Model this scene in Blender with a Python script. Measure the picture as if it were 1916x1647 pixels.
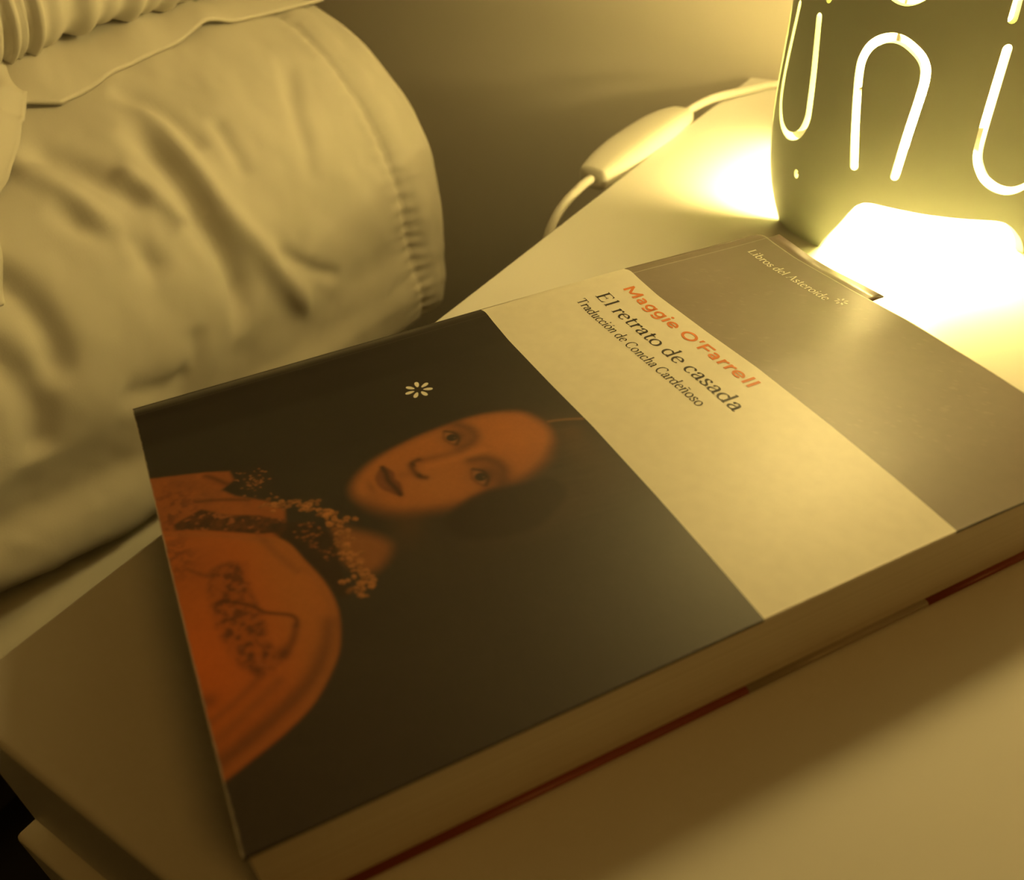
import bpy, bmesh, math, random
import numpy as np
from mathutils import Vector, Matrix
from mathutils.geometry import delaunay_2d_cdt

random.seed(7)
rng = np.random.default_rng(11)
for _o in list(bpy.data.objects):
    bpy.data.objects.remove(_o)
scene = bpy.context.scene
COL = scene.collection

# ------------------------------------------------------------------ camera
CAM = Vector((0.1821, -0.1752, 0.1690))
YAW, PITCH, ROLL, FPX = -0.6108, 0.6834, -0.0573, 1639.455
_f = Vector((math.sin(YAW) * math.cos(PITCH), math.cos(YAW) * math.cos(PITCH), -math.sin(PITCH)))
_r = Vector((math.cos(YAW), -math.sin(YAW), 0))
_u = _r.cross(_f)
_r2 = _r * math.cos(ROLL) + _u * math.sin(ROLL)
_u2 = -_r * math.sin(ROLL) + _u * math.cos(ROLL)
cam_d = bpy.data.cameras.new('camera')
cam = bpy.data.objects.new('camera', cam_d)
COL.objects.link(cam)
cam.matrix_world = Matrix(((_r2.x, _u2.x, -_f.x, CAM.x), (_r2.y, _u2.y, -_f.y, CAM.y),
                           (_r2.z, _u2.z, -_f.z, CAM.z), (0, 0, 0, 1)))
cam_d.sensor_width = 36.0
cam_d.lens = FPX / 1916 * 36.0
cam_d.clip_start = 0.01
cam_d.dof.use_dof = True
cam_d.dof.focus_distance = 0.275
cam_d.dof.aperture_fstop = 13.0
scene.camera = cam

# ------------------------------------------------------------------ world, exposure
LIGHT = (1.0, 0.725, 0.24)
world = bpy.data.worlds.new('dim_room_light')
scene.world = world
world.use_nodes = True
bg = world.node_tree.nodes['Background']
bg.inputs['Color'].default_value = (1.0, 0.50, 0.09, 1)
bg.inputs['Strength'].default_value = 0.022
GLOBE_POWER = 52.0       # emission of the frosted globe on top of the lamp
BULB_POWER = 290.0        # emission of the bulb inside the slotted body
# added dim warm fill light, no visible fitting, high up right of the table
_ld = bpy.data.lights.new('room_fill_light', 'AREA')
_ld.shape = 'DISK'; _ld.size = 0.5; _ld.energy = 2.7; _ld.color = (1.0, 0.50, 0.09)
_lo = bpy.data.objects.new('room_fill_light', _ld); COL.objects.link(_lo)
_lo.location = (1.25, -0.35, 1.35)
_lo.rotation_euler = (Vector((0.1, 0.05, 0)) - Vector(_lo.location)).to_track_quat('-Z', 'Y').to_euler()
scene.view_settings.view_transform = 'Standard'
scene.view_settings.look = 'None'
scene.view_settings.exposure = 0.0
scene.view_settings.gamma = 1.0
scene.view_settings.use_curve_mapping = False


# ------------------------------------------------------------------ helpers
def mat(name, color, rough=0.6, spec=0.5, noise=None, bump=None, attr=None, emit=None, sheen=0.0, subsurf=0.0, metal=0.0):
    m = bpy.data.materials.new(name)
    m.use_nodes = True
    nt = m.node_tree
    b = nt.nodes['Principled BSDF']
    b.inputs['Base Color'].default_value = (*color, 1)
    b.inputs['Roughness'].default_value = rough
    b.inputs['Specular IOR Level'].default_value = spec
    b.inputs['Metallic'].default_value = metal
    if sheen:
        b.inputs['Sheen Weight'].default_value = sheen
    tc = nt.nodes.new('ShaderNodeTexCoord')
    src = None
    if attr:
        a = nt.nodes.new('ShaderNodeAttribute')
        a.attribute_name = attr
        src = a.outputs['Color']
    if noise:
        scale, amount = noise
        n = nt.nodes.new('ShaderNodeTexNoise')
        n.inputs['Scale'].default_value = scale
        n.inputs['Detail'].default_value = 4
        nt.links.new(tc.outputs['Object'], n.inputs['Vector'])
        mr = nt.nodes.new('ShaderNodeMapRange')
        mr.inputs['To Min'].default_value = 1 - amount
        mr.inputs['To Max'].default_value = 1 + amount
        nt.links.new(n.outputs['Fac'], mr.inputs['Value'])
        mx = nt.nodes.new('ShaderNodeMix')
        mx.data_type = 'RGBA'
        mx.blend_type = 'MULTIPLY'
        mx.inputs['Factor'].default_value = 1
        if src:
            nt.links.new(src, mx.inputs['A'])
        else:
            mx.inputs['A'].default_value = (*color, 1)
        nt.links.new(mr.outputs['Result'], mx.inputs['B'])
        src = mx.outputs['Result']
    if src:
        nt.links.new(src, b.inputs['Base Color'])
    if bump:
        scale, strength, dist = bump
        n2 = nt.nodes.new('ShaderNodeTexNoise')
        n2.inputs['Scale'].default_value = scale
        n2.inputs['Detail'].default_value = 3
        nt.links.new(tc.outputs['Object'], n2.inputs['Vector'])
        bp = nt.nodes.new('ShaderNodeBump')
        bp.inputs['Strength'].default_value = strength
        bp.inputs['Distance'].default_value = dist
        nt.links.new(n2.outputs['Fac'], bp.inputs['Height'])
        nt.links.new(bp.outputs['Normal'], b.inputs['Normal'])
    if emit:
        b.inputs['Emission Color'].default_value = (*emit[0], 1)
        b.inputs['Emission Strength'].default_value = emit[1]
    return m


def mesh_obj(name, verts, faces, material, parent=None, smooth=True):
    me = bpy.data.meshes.new(name)
    me.from_pydata([tuple(v) for v in verts], [], [tuple(f) for f in faces])
    me.materials.append(material)
    if smooth:
        me.polygons.foreach_set('use_smooth', [True] * len(me.polygons))
    me.update()
    o = bpy.data.objects.new(name, me)
    COL.objects.link(o)
    if parent:
        o.parent = parent
        o.matrix_parent_inverse = parent.matrix_world.inverted()
    return o


def empty(name, loc, label, cat):
    o = bpy.data.objects.new(name, None)
    COL.objects.link(o)
    o.location = loc
    o.empty_display_size = 0.02
    o['label'] = label
    o['category'] = cat
    bpy.context.view_layer.update()
    return o


def box_obj(name, lo, hi, material, parent=None, bevel=0.0, seg=3):
    bm = bmesh.new()
    bmesh.ops.create_cube(bm, size=1)
    lo = Vector(lo); hi = Vector(hi)
    for v in bm.verts:
        v.co = Vector(((lo[i] + hi[i]) / 2 + v.co[i] * (hi[i] - lo[i]) for i in range(3)))
    if bevel:
        bmesh.ops.bevel(bm, geom=bm.edges[:], offset=bevel, segments=seg, affect='EDGES', profile=0.5)
    me = bpy.data.meshes.new(name)
    bm.to_mesh(me); bm.free()
    me.materials.append(material)
    me.polygons.foreach_set('use_smooth', [bevel > 0] * len(me.polygons))
    o = bpy.data.objects.new(name, me)
    COL.objects.link(o)
    if bevel:
        md = o.modifiers.new('wn', 'WEIGHTED_NORMAL'); md.keep_sharp = True
    if parent:
        o.parent = parent
        o.matrix_parent_inverse = parent.matrix_world.inverted()
    return o


def lathe(name, prof, center, material, parent=None, n=48):
    vs, fs = [], []
    for (r, z) in prof:
        for k in range(n):
            a = 2 * math.pi * k / n
            vs.append((center[0] + r * math.cos(a), center[1] + r * math.sin(a), z))
    for i in range(len(prof) - 1):
        for k in range(n):
            fs.append((i * n + k, i * n + (k + 1) % n, (i + 1) * n + (k + 1) % n, (i + 1) * n + k))
    fs.append(tuple(range(n - 1, -1, -1)))
    fs.append(tuple((len(prof) - 1) * n + k for k in range(n)))
    return mesh_obj(name, vs, fs, material, parent)


def catmull(P, n=8):
    P = np.asarray(P, float); Q = []
    for i in range(len(P) - 1):
        p0 = P[max(i - 1, 0)]; p1 = P[i]; p2 = P[i + 1]; p3 = P[min(i + 2, len(P) - 1)]
        for k in range(n):
            t = k / n
            Q.append(.5 * ((2 * p1) + (-p0 + p2) * t + (2 * p0 - 5 * p1 + 4 * p2 - p3) * t * t + (-p0 + 3 * p1 - 3 * p2 + p3) * t ** 3))
    Q.append(P[-1])
    return np.array(Q)


def tube(name, pts, rad, material, parent=None, n=14, sub=8):
    Q = catmull(pts, sub); m = len(Q)
    vs, fs = [], []
    prev = Vector((0, 0, 1))
    for i in range(m):
        t = Vector(Q[min(i + 1, m - 1)] - Q[max(i - 1, 0)]).normalized()
        s = t.cross(prev)
        if s.length < 1e-4:
            s = t.cross(Vector((1, 0, 0)))
        s.normalize(); w = s.cross(t); prev = w
        for k in range(n):
            a = 2 * math.pi * k / n
            vs.append(Vector(Q[i]) + (s * math.cos(a) + w * math.sin(a)) * rad)
    for i in range(m - 1):
        for k in range(n):
            fs.append((i * n + k, i * n + (k + 1) % n, (i + 1) * n + (k + 1) % n, (i + 1) * n + k))
    fs.append(tuple(range(n))); fs.append(tuple(range((m - 1) * n, m * n)))
    return mesh_obj(name, vs, fs, material, parent)


def grid_faces(nu, nv, off=0):
    i = np.arange(nu - 1)[:, None]; j = np.arange(nv - 1)[None, :]
    a = off + i * nv + j
    return np.stack([a, a + nv, a + nv + 1, a + 1], -1).reshape(-1, 4).tolist()


def sstep(a, b, x):
    t = np.clip((x - a) / (b - a), 0, 1)
    return t * t * (3 - 2 * t)


def vnoise(x, y, seed):
    r = np.random.default_rng(seed).random((64, 64))
    xi = np.floor(x).astype(int); yi = np.floor(y).astype(int)
    fx = x - xi; fy = y - yi
    fx = fx * fx * (3 - 2 * fx); fy = fy * fy * (3 - 2 * fy)
    g = lambda a, b: r[a % 64, b % 64]
    return (g(xi, yi) * (1 - fx) + g(xi + 1, yi) * fx) * (1 - fy) + (g(xi, yi + 1) * (1 - fx) + g(xi + 1, yi + 1) * fx) * fy


def fbm(x, y, seed, oct=3):
    s = 0; a = 1; t = 0
    for k in range(oct):
        s = s + a * vnoise(x * 2 ** k, y * 2 ** k, seed + k); t += a; a *= .5
    return s / t


# ------------------------------------------------------------------ materials
M_wall = mat('painted_wall', (0.80, 0.75, 0.66), 0.85, 0.2, noise=(6, 0.04), bump=(220, 0.15, 0.001))
M_table = mat('white_lacquer', (0.80, 0.78, 0.74), 0.38, 0.4, noise=(5, 0.02))
M_floor = mat('dark_floor', (0.035, 0.028, 0.022), 0.7, 0.3, noise=(9, 0.2))
M_cotton = mat('white_cotton', (0.585, 0.56, 0.50), 0.95, 0.1, noise=(14, 0.03), bump=(1500, 0.12, 0.0006))
M_cotton2 = mat('white_sheet', (0.66, 0.64, 0.57), 0.95, 0.1, noise=(10, 0.04), bump=(1500, 0.12, 0.0006))
M_cover = mat('printed_cover', (0.5, 0.5, 0.5), 0.44, 0.62, attr='print', noise=(260, 0.07), bump=(900, 0.05, 0.0002))
M_pages = bpy.data.materials.new('page_edges')
M_black = mat('black_ink', (0.025, 0.02, 0.018), 0.45, 0.4)
M_orange = mat('orange_ink', (0.72, 0.20, 0.035), 0.45, 0.4)
M_white = mat('white_ink', (0.90, 0.86, 0.76), 0.45, 0.4)
M_lamp = mat('sage_ceramic', (0.68, 0.755, 0.59), 0.55, 0.4, noise=(30, 0.03), bump=(350, 0.05, 0.0006))
M_brass = mat('brass', (0.75, 0.55, 0.2), 0.35, 0.5, metal=1.0)
M_globe = mat('frosted_globe', (0.9, 0.88, 0.8), 0.5, 0.3, emit=(LIGHT, GLOBE_POWER))
M_bulb = mat('glowing_bulb', (0.9, 0.88, 0.8), 0.5, 0.3, emit=(LIGHT, BULB_POWER))
M_plastic = mat('white_plastic', (0.78, 0.76, 0.70), 0.4, 0.5)
M_seam = mat('plastic_seam', (0.35, 0.33, 0.3), 0.6, 0.3)
M_mark = mat('bookmark_card', (0.20, 0.14, 0.12), 0.35, 0.5, noise=(60, 0.1))

M_pages.use_nodes = True
_nt = M_pages.node_tree; _b = _nt.nodes['Principled BSDF']
_b.inputs['Roughness'].default_value = 0.85
_b.inputs['Specular IOR Level'].default_value = 0.15
_tc = _nt.nodes.new('ShaderNodeTexCoord'); _mp = _nt.nodes.new('ShaderNodeMapping')
_mp.inputs['Scale'].default_value = (4, 4, 3500)
_n = _nt.nodes.new('ShaderNodeTexNoise'); _n.inputs['Scale'].default_value = 1.0; _n.inputs['Detail'].default_value = 2
_cr = _nt.nodes.new('ShaderNodeValToRGB')
_cr.color_ramp.elements[0].position = 0.3; _cr.color_ramp.elements[0].color = (0.60, 0.53, 0.42, 1)
_cr.color_ramp.elements[1].position = 0.7; _cr.color_ramp.elements[1].color = (0.72, 0.66, 0.54, 1)
_nt.links.new(_tc.outputs['Object'], _mp.inputs['Vector']); _nt.links.new(_mp.outputs['Vector'], _n.inputs['Vector'])
_nt.links.new(_n.outputs['Fac'], _cr.inputs['Fac']); _nt.links.new(_cr.outputs['Color'], _b.inputs['Base Color'])

# ------------------------------------------------------------------ the setting
WALL_Y = 0.375
FLOOR_Z = -0.55
w = box_obj('wall_back', (-2.2, WALL_Y, FLOOR_Z), (1.6, WALL_Y + 0.1, 1.9), M_wall); w['kind'] = 'structure'
fl = box_obj('floor', (-2.2, -1.8, FLOOR_Z - 0.05), (1.6, WALL_Y + 0.1, FLOOR_Z), M_floor); fl['kind'] = 'structure'

# ------------------------------------------------------------------ bedside table
YF, YB = -0.1511, 0.3552
tb = empty('bedside_table', (0.22, 0.1, FLOOR_Z), 'white lacquered bedside table under the book and the lamp', 'table')
box_obj('table_top', (0, YF, -0.055), (0.45, YB, 0.0), M_table, tb, 0.0018)
for x0 in (0.006, 0.426):
    box_obj('side_panel', (x0, YF + 0.014, -0.42), (x0 + 0.018, YB - 0.004, -0.056), M_table, tb, 0.001)
box_obj('back_panel', (0.024, YB - 0.02, -0.42), (0.426, YB - 0.01, -0.056), M_table, tb)
box_obj('bottom_panel', (0.024, YF + 0.014, -0.42), (0.426, YB - 0.02, -0.402), M_table, tb)
df = box_obj('drawer_front', (-0.003, YF - 0.0055, -0.24), (0.448, YF + 0.013, -0.058), M_table, tb, 0.0015)
lathe('knob', [(0.004, 0), (0.005, 0.010), (0.011, 0.014), (0.011, 0.020), (0.004, 0.022)], (0, 0), M_table, df)
kn = df.children[0]
kn.matrix_parent_inverse = Matrix.Identity(4)
kn.location = (0.225, YF - 0.0055, -0.15); kn.rotation_euler = (math.pi / 2, 0, 0)
for lx in (0.03, 0.42):
    for ly in (YF + 0.04, YB - 0.04):
        lathe('leg', [(0.010, FLOOR_Z), (0.012, FLOOR_Z + 0.01), (0.018, -0.425), (0.018, -0.42)], (lx, ly), M_table, tb, 20)

# ------------------------------------------------------------------ bed: mattress, lower pillow, upper pillow
mt = empty('mattress', (-0.7, -0.4, FLOOR_Z), 'mattress under a white fitted sheet, below the pillows beside the table', 'mattress')
box_obj('mattress_body', (-1.5, -1.3, -0.178), (-0.1415, 0.19, -0.1285), M_cotton2, mt, 0.010, 4)
box_obj('bed_base', (-1.45, -1.25, -0.36), (-0.27, 0.15, -0.1785), M_floor, mt, 0.004)
for lx in (-1.40, -0.32):
    for ly in (-1.22, 0.12):
        lathe('leg', [(0.02, FLOOR_Z), (0.025, -0.3605)], (lx, ly), M_floor, mt, 16)

PROF = np.array([(-.30, -.1255), (-.21, -.1255), (-.16, -.125), (-.142, -.121), (-.134, -.112), (-.133, -.098), (-.138, -.084), (-.136, -.07),
                 (-.131, -.05), (-.131, -.03), (-.136, -.008), (-.147, .014), (-.163, .032), (-.185, .047),
                 (-.215, .059), (-.26, .068), (-.32, .073), (-.4, .074), (-.5, .068), (-.6, .04), (-.64, .0), (-.65, -.06), (-.63, -.11), (-.58, -.124)])
PQ = catmull(PROF, 10)
PT = np.concatenate([[0], np.cumsum(np.hypot(*np.diff(PQ, axis=0).T))])
T0 = PT[10]          # t counted from the second profile point
def prof_at(t):
    t = t + T0
    x = np.interp(t, PT, PQ[:, 0]); z = np.interp(t, PT, PQ[:, 1])
    e = 0.004
    dx = np.interp(t + e, PT, PQ[:, 0]) - np.interp(t - e, PT, PQ[:, 0])
    dz = np.interp(t + e, PT, PQ[:, 1]) - np.interp(t - e, PT, PQ[:, 1])
    L = np.hypot(dx, dz) + 1e-9
    return x, z, dz / L, -dx / L          # outward normal in the xz plane


def line_dist(Y, T, pts):
    best = np.full(Y.shape, 9.0); along = np.zeros(Y.shape)
    pts = catmull(np.array(pts, float) / 1000, 6); n = len(pts) - 1
    for i in range(n):
        a = pts[i]; b = pts[i + 1]; e = b - a; L2 = e @ e + 1e-12
        s = np.clip(((Y - a[0]) * e[0] + (T - a[1]) * e[1]) / L2, 0, 1)
        d = np.hypot(Y - a[0] - s * e[0], T - a[1] - s * e[1])
        m = d < best
        best = np.where(m, d, best); along = np.where(m, (i + s) / n, along)
    return best, along


SEAM_T = np.array([60, 77, 106, 143, 175, 191, 206, 228, 252, 273, 330, 700]) / 1000
SEAM_Y = np.array([190, 190, 184, 178, 175, 174, 174, 175, 179, 183, 180, 180]) / 1000
def pillow_disp(Y, T):
    D = np.zeros(Y.shape)
    V = [([(51, 252), (54, 236), (55, 214), (54, 199), (56, 178), (56, 160), (47, 140)], -.0066, .0062),
         ([(8, 262), (20, 245), (26, 231), (36, 214)], -.0042, .006),
         ([(-4, 232), (9, 213), (17, 202), (24, 185)], -.0040, .006),
         ([(62, 274), (71, 255), (74, 240), (76, 225)], -.0026, .005),
         ([(158, 256), (136, 228), (128, 211), (118, 190)], -.0020, .005),
         ([(-44, 226), (-35, 208), (-33, 188), (-38, 165)], -.0045, .007),
         ([(80, 174), (102, 153), (123, 137)], -.0022, .004),
         ([(92, 240), (88, 222), (87, 206)], -.0018, .004),
         ([(-20, 150), (0, 140), (20, 138)], -.002, .006),
         ([(66, 270), (66, 240), (65, 204), (76, 175), (91, 142), (100, 120)], .0042, .0065),
         ([(-4, 254), (6, 238), (12, 214), (18, 192)], .0034, .006),
         ([(33, 236), (40, 216), (46, 200)], .0034, .005),
         ([(-60, 200), (-50, 170), (-58, 140)], -.004, .008),
         ([(28, 160), (20, 140), (8, 124)], -.002, .006)]
    for pts, amp, wd in V:
        d, al = line_dist(Y, T, pts)
        fade = sstep(0, .22, al) * (1 - sstep(.8, 1, al))
        D += amp * fade * np.exp(-(d / wd) ** 2)
    D *= 1.25
    D += .0085 * (fbm(Y * 15 + 3, T * 11 + Y * 6, 5) - .5)
    D += .0030 * (fbm((Y * .85 + T * .5) * 42, (T * .85 - Y * .5) * 16 + 7, 15) - .5) * sstep(.30, .24, T)
    # fine diagonal creasing
    q = (Y * .8 - T * .5)
    D += .0018 * (fbm(q * 70, (Y + T) * 18, 9) - .5)
    # hem seam with puckers
    ys = np.interp(T, SEAM_T, SEAM_Y)
    s = Y - ys
    D += -.0022 * np.exp(-(s / .0022) ** 2)
    ph = T * 2 * np.pi / .0082 + 3 * vnoise(T * 60, T * 0, 21)
    pk = np.exp(-(s / .008) ** 2) * (.35 + .65 * sstep(.25, .10, T))
    D += .0011 * pk * np.sin(ph + s * 120)
    D += .0022 * sstep(.004, .02, s) * (fbm(T * 30, Y * 20, 31) - .45) * 2 * sstep(.24, .12, T)
    D += .0016 * np.exp(-((s - .012) / .007) ** 2)
    return D


def pillow_grid(y0, y1, t0, t1, ny, nt, off=0.0, extra=None):
    y = np.linspace(y0, y1, ny)[:, None] + np.zeros((1, nt)); t = np.linspace(t0, t1, nt)[None, :] + np.zeros((ny, 1))
    x, z, nx, nz = prof_at(t)
    D = pillow_disp(y, t) + off
    if extra is not None:
        D = D + extra(y, t)
    X = x + nx * D; Z = z + nz * D
    lower = sstep(.15, .09, t) * sstep(-.01, -.12, y)
    Z = Z + .017 * lower
    X = X - .004 * lower
    X = X + .0055 * np.exp(-((t - .112) / .017) ** 2) * sstep(.02, .15, y) - .002 * np.exp(-((t - .085) / .012) ** 2) * sstep(.05, .18, y)
    return X, y, Z, t


pl = empty('pillow', (-0.35, 0.0, -0.126), 'white pillow with a puckered hem seam, lying on the mattress beside the table', 'pillow')
ny, nt_ = 330, 420
TMAX = PT[-1] - T0
X, Y, Z, T = pillow_grid(-.46, .2095, -.03, TMAX, ny, nt_)
nearround = sstep(-.34, -.46, Y)            # near end closes towards the middle
cx0, cz0 = -.39, -.03
X = cx0 + (X - cx0) * (1 - .5 * nearround ** 2); Z = cz0 + (Z - cz0) * (1 - .8 * nearround ** 2)
verts = np.stack([X, Y, Z], -1).reshape(-1, 3)
faces = grid_faces(ny, nt_)
o = mesh_obj('pillow_case', verts, faces, M_cotton, pl)
md = o.modifiers.new('cloth', 'SOLIDIFY'); md.thickness = 0.0022; md.offset = -1
# the filling seen inside the open hem end
vs = []; fs = []
n_ = 60
tt = np.linspace(0.02, TMAX - .02, n_)
px_, pz_, nx_, nz_ = prof_at(tt)
for k, (yy, sc) in enumerate(((-.36, .8), (.12, .93), (.17, .90), (.188, .72), (.196, .4))):
    for i in range(n_):
        vs.append((cx0 + (px_[i] - cx0) * sc, yy, cz0 + (pz_[i] - cz0) * sc))
for k in range(4):
    for i in range(n_):
        fs.append((k * n_ + i, k * n_ + (i + 1) % n_, (k + 1) * n_ + (i + 1) % n_, (k + 1) * n_ + i))
fs.append(tuple(4 * n_ + i for i in range(n_))); fs.append(tuple(range(n_)))
mesh_obj('pillow_filling', vs, fs, M_cotton, pl)

# upper pillow: smooth flange that lies over the lower pillow, gathered seam, plump body
up = empty('ruffled_pillow', (-0.45, 0.0, 0.07), 'white pillow with gathered ruffled seam, lying on top of the hemmed pillow', 'pillow')
FL_Y = np.array([-120, -20, 10, 26, 38, 53, 76, 97, 131, 161, 214]) / 1000
FL_T = np.array([279, 279, 278, 276, 271, 274, 279, 281, 285, 286, 281]) / 1000
ny2, nt2 = 200, 40
yy = np.linspace(-.12, .214, ny2)
y = yy[:, None] + np.zeros((1, nt2)); k = np.linspace(0, 1, nt2)[None, :]
tb_ = np.interp(yy, FL_Y, FL_T)[:, None]
t = tb_ + (.335 - tb_) * k
x, z, nx, nz = prof_at(t)
lift = .0022 + .005 * sstep(.06, .0, y) * (1 - k) ** 2 + .006 * np.sin(k * 2.6) * (.5 + vnoise(y * 25, y * 0, 3)) * .7
pit = np.exp(-((y - .132) / .014) ** 2) * np.exp(-(k / .25) ** 2)
D = np.maximum(pillow_disp(y, t), -.001) + lift + .004 * pit
Xf, Zf = x + nx * D, z + nz * D
o = mesh_obj('flange', np.stack([Xf, y, Zf], -1).reshape(-1, 3), grid_faces(ny2, nt2), M_cotton, up)
md = o.modifiers.new('cloth', 'SOLIDIFY'); md.thickness = 0.0018; md.offset = -1
# body: profile starting at the seam on the lower pillow and bulging out
BP = np.array([(-.262, .072), (-.243, .071), (-.232, .073), (-.222, .081), (-.217, .094), (-.219, .112), (-.232, .135), (-.262, .158), (-.31, .172), (-.4, .178), (-.52, .165), (-.6, .12), (-.61, .09), (-.56, .078)])
BP = BP + np.array([.017, -.004]) * sstep(-.30, -.26, BP[:, :1])
BQ = catmull(BP, 10); BT = np.concatenate([[0], np.cumsum(np.hypot(*np.diff(BQ, axis=0).T))])
ny3, nt3 = 420, 200
yy = np.linspace(-.30, .222, ny3); y = yy[:, None] + np.zeros((1, nt3)); t = np.linspace(0, BT[-1], nt3)[None, :] + np.zeros((ny3, 1))
x = np.interp(t, BT, BQ[:, 0]); z = np.interp(t, BT, BQ[:, 1])
dx = np.interp(t + .004, BT, BQ[:, 0]) - np.interp(t - .004, BT, BQ[:, 0]); dz = np.interp(t + .004, BT, BQ[:, 1]) - np.interp(t - .004, BT, BQ[:, 1])
L = np.hypot(dx, dz) + 1e-9; nx, nz = dz / L, -dx / L
ph = y * 2 * np.pi / .0125 + 11 * vnoise(y * 40, y * 0, 77) + 40 * (t - .02) * (vnoise(y * 30, y * 0, 5) - .5)
amp = np.exp(-((t - .045) / .035) ** 2) * (.3 + .9 * vnoise(y * 22, y * 0, 13)) * sstep(.205, .13, y)
D = .0015 * amp * np.sin(ph) + .0013 * amp * np.sin(ph * .53 + 2) + .010 * (fbm(y * 12, t * 10, 41) - .5)
endr = sstep(.185, .222, y)
cx1, cz1 = -.40, .1
X = x + nx * D; Z = z + nz * D
X = cx1 + (X - cx1) * (1 - .10 * endr ** 2); Z = cz1 + (Z - cz1) * (1 - .55 * endr ** 2)
o = mesh_obj('pillow_body', np.stack([X, y, Z], -1).reshape(-1, 3), grid_faces(ny3, nt3), M_cotton, up)
# gathered corner that hangs over the lower pillow at the near end
ny4, nt4 = 70, 120
kk = np.linspace(0, 1, nt4)[None, :]; jj = np.linspace(0, 1, ny4)[:, None]
edge_t = np.array([200, 237, 245, 266, 291, 328, 345]) / 1000
edge_y = np.array([-45, -19, -8, 15, 36, 47, 49]) / 1000
t = .205 + (.345 - .205) * kk + 0 * jj
_e = catmull(np.stack([edge_t, edge_y], -1), 8)
ye = np.interp(t, _e[:, 0], _e[:, 1])
y = ye - (.13 * (1 - jj))
x, z, nx, nz = prof_at(t)
wob = np.sin(t * 2 * np.pi / .017 + 6 * vnoise(t * 50, t * 0, 8))
D = .010 + .004 * np.sin((1 - jj) * 3) + .0014 * wob * np.exp(-((1 - jj) / .35) ** 2) - .006 * sstep(.90, 1, jj)
o = mesh_obj('flange_corner', np.stack([x + nx * D, y, z + nz * D], -1).reshape(-1, 3), grid_faces(ny4, nt4), M_cotton, up)
md = o.modifiers.new('cloth', 'SOLIDIFY'); md.thickness = 0.0018; md.offset = -1

# ------------------------------------------------------------------ book
BA, BX, BY = 1.0266, -0.0177, -0.0729
B_UP = np.array([math.cos(BA), math.sin(BA)]); B_RT = np.array([math.sin(BA), -math.cos(BA)])
BW, BH = 0.140, 0.215
V1, V2 = 0.1067, 0.1597
_pu = np.array([0, .0015, .004, .008, .02, .047, .07, .1, .12, .13, .14, .15])
_pz = np.array([.0259, .0268, .0272, .0267, .0260, .0267, .0278, .0276, .0270, .0265, .0259, .0253])
_du = np.linspace(-.006, .15, 625); _dz = np.interp(_du, _pu, _pz)
_ker = np.exp(-(np.arange(-16, 17) / 7.0) ** 2); _ker /= _ker.sum()
_dz = np.convolve(np.pad(_dz, 16, mode='edge'), _ker, 'valid')
def cover_h(u, v):
    return np.interp(u, _du, _dz) - .0015 * sstep(.15, .215, v) + .0012 * sstep(.06, 0, v) * np.sin(np.pi * np.clip(u / BW, 0, 1))
def book_xyz(u, v, z):
    u = np.asarray(u, float); v = np.asarray(v, float)
    return np.stack([BX + u * B_RT[0] + v * B_UP[0], BY + u * B_RT[1] + v * B_UP[1], z + 0 * u], -1)
def on_cover(u, v, lift=0.0):
    return book_xyz(u, v, cover_h(u, v) + lift)


# --- printed picture, painted in millimetres of the cover (U from the spine, V from the foot)
def poly_sd(P, U, V):
    P = np.array(P, float); d = np.full(U.shape, 1e9); inside = np.zeros(U.shape, bool)
    for i in range(len(P)):
        a = P[i]; b = P[(i + 1) % len(P)]; e = b - a
        s = np.clip(((U - a[0]) * e[0] + (V - a[1]) * e[1]) / (e @ e + 1e-9), 0, 1)
        d = np.minimum(d, np.hypot(U - a[0] - s * e[0], V - a[1] - s * e[1]))
        c = ((a[1] > V) != (b[1] > V)) & (U < (b[0] - a[0]) * (V - a[1]) / (b[1] - a[1] + 1e-12) + a[0])
        inside ^= c
    return np.where(inside, -d, d)
def closed(P, n=5):
    P = list(P); Q = catmull(P[-2:] + P + P[:2], n)
    return Q[2 * n: -2 * n + n - (n - 1)][: len(P) * n]
def pline(P, U, V, smooth=True):
    P = catmull(P, 6) if smooth else np.array(P, float); d = np.full(U.shape, 1e9)
    for i in range(len(P) - 1):
        a = P[i]; b = P[i + 1]; e = b - a
        s = np.clip(((U - a[0]) * e[0] + (V - a[1]) * e[1]) / (e @ e + 1e-9), 0, 1)
        d = np.minimum(d, np.hypot(U - a[0] - s * e[0], V - a[1] - s * e[1]))
    return d
def ell(U, V, cu, cv, ru, rv, ang=0):
    c, s = math.cos(math.radians(ang)), math.sin(math.radians(ang))
    a = (U - cu) * c + (V - cv) * s; b = -(U - cu) * s + (V - cv) * c
    return np.hypot(a / ru, b / rv)
def over(C, col, m):
    m = np.clip(m, 0, 1)[..., None]
    return C * (1 - m) + np.array(col) * m
def blob(U, V, cu, cv, ru, rv=None, ang=0):
    return np.exp(-ell(U, V, cu, cv, ru, rv or ru, ang) ** 2)


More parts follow.
